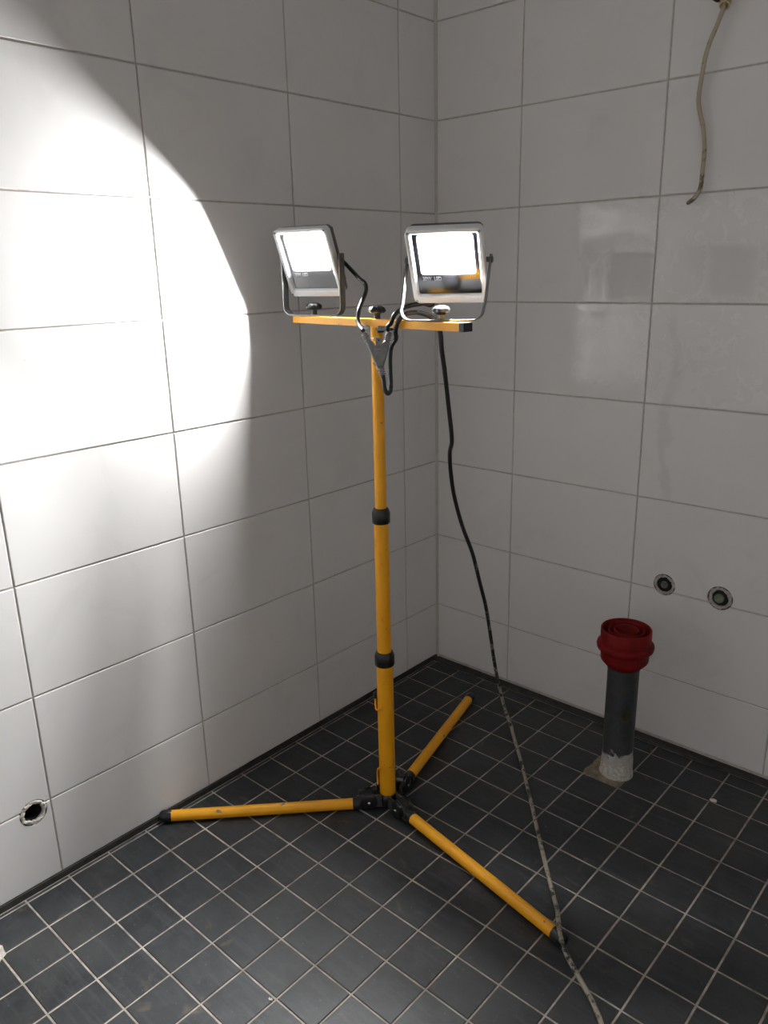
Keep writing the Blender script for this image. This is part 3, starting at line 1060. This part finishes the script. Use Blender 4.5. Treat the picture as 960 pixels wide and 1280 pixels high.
link_mesh('black_ring', tube_bm((0, 0, 0), YA, .0100, .0204, -.030, -.002), M['dark'], o2, True)
bm = bmesh.new(); add_lathe(bm, [(.0100, -.03), (.0100, .0), (.0090, .0012), (.0060, .0012), (.0050, -.004), (.0036, -.004), (.003, -.001), (0, -.001)], (0, 0, 0), YA, 20)
link_mesh('pipe_end', bm, M['greypipe'], o2, True)
o3 = thing('wall_outlet', 'ragged round outlet with grey green plugged pipe, right of two on far wall', 'pipe outlet', HOLE_B2)
link_mesh('mortar_rim', ragged_ring(YA, (0, 0, 0), .0215, .0316, .010, .0006), M['greyplaster'], o3)
link_mesh('crack', tube_bm((0, 0, 0), YA, .0262, .0323, -.004, -.0022), M['brown'], o3)
link_mesh('black_ring', tube_bm((0, 0, 0), YA, .0100, .0214, -.030, -.004), M['dark'], o3, True)
bm = bmesh.new(); add_lathe(bm, [(.0125, -.03), (.0125, .001), (.0115, .0025), (.004, .0028), (0, .0024)], (-.0025, 0, -.001), YA, 20)
link_mesh('pipe_end', bm, M['green'], o3, True)

# ------------------------------------------------------------------ cable end hanging high on the far wall
hc = thing('hanging_cable', 'dirty cream cable end hanging from a conduit high on the far wall', 'cable', HOLE_C)
link_mesh('hole_rim', ragged_ring(YA, (0, 0, 0), .0215, .0325, .012, .0006), M['brown'], hc)
bm = bmesh.new(); cyl_between(bm, (0, .040, 0), (0, .036, 0), .0215, 20)
link_mesh('hole_back', bm, M['brown'], hc)
ca, cb = Vector((0.806, 0.020, 1.900)) - HOLE_C, Vector((0.8145, -0.028, 1.841)) - HOLE_C
bm = bmesh.new()
Lc = (cb - ca).length
add_lathe(bm, [(.0072, 0), (.0096, 0), (.0096, Lc - .014), (.0112, Lc - .013), (.0112, Lc), (.0080, Lc), (.0072, Lc - .004)], ca, cb - ca, 20, closed=True)
link_mesh('conduit', bm, M['conduit'], hc, True)
wc = [(0.810, -0.006, 1.870), (0.8145, -0.028, 1.842), (0.807, -0.033, 1.812), (0.792, -0.032, 1.776), (0.783, -0.028, 1.749), (0.777, -0.024, 1.711), (0.772, -0.019, 1.668), (0.776, -0.016, 1.639), (0.787, -0.016, 1.604), (0.794, -0.016, 1.562),
      (0.795, -0.018, 1.519), (0.795, -0.020, 1.484), (0.792, -0.022, 1.469), (0.783, -0.024, 1.455), (0.770, -0.026, 1.445)]
bm = bmesh.new(); add_tube(bm, [Vector(p) - HOLE_C for p in wc], 0.0050, 10, 6)
link_mesh('cable', bm, M['wallcable'], hc, True)
e0 = Vector(wc[-1]) - HOLE_C
ed = (Vector(wc[-1]) - Vector(wc[-2])).normalized()
u, v, _ = axis_frame(ed)
for k in range(3):
    bm = bmesh.new()
    q = u * (0.0018 * cos(2.1 * k)) + v * (0.0018 * sin(2.1 * k))
    cyl_between(bm, e0 + q - ed * .003, e0 + q + ed * .0025, .0014, 8)
    link_mesh('cut_core', bm, M['dark'], hc)

# ------------------------------------------------------------------ small litter
def scrap(loc, size, label, seed):
    random.seed(seed)
    bm = bmesh.new()
    n = 9
    lo, hi = [], []
    for k in range(n):
        a = 2 * pi * k / n
        r = size * random.uniform(.35, 1.0)
        lo.append((r * cos(a), r * sin(a) * .7, 0.0004)); hi.append((r * .9 * cos(a), r * .63 * sin(a), size * random.uniform(.15, .5)))
    loft(bm, [lo, hi], True, True)
    o = link_mesh('paper_scrap', bm, M['scrap'], None)
    o.location = loc
    tag(o, label, 'scrap')
scrap((1.025, -0.166, 0.0002), 0.012, 'small white scrap on the dark floor right of the drain pipe', 3)
scrap((0.608, -1.281, 0.0002), 0.006, 'tiny white chip on a floor joint near the lower edge of the picture', 5)
scrap((0.3035, -0.268, 0.0305), 0.007, 'tiny white flake stuck on the yellow leg that points to the corner', 8)
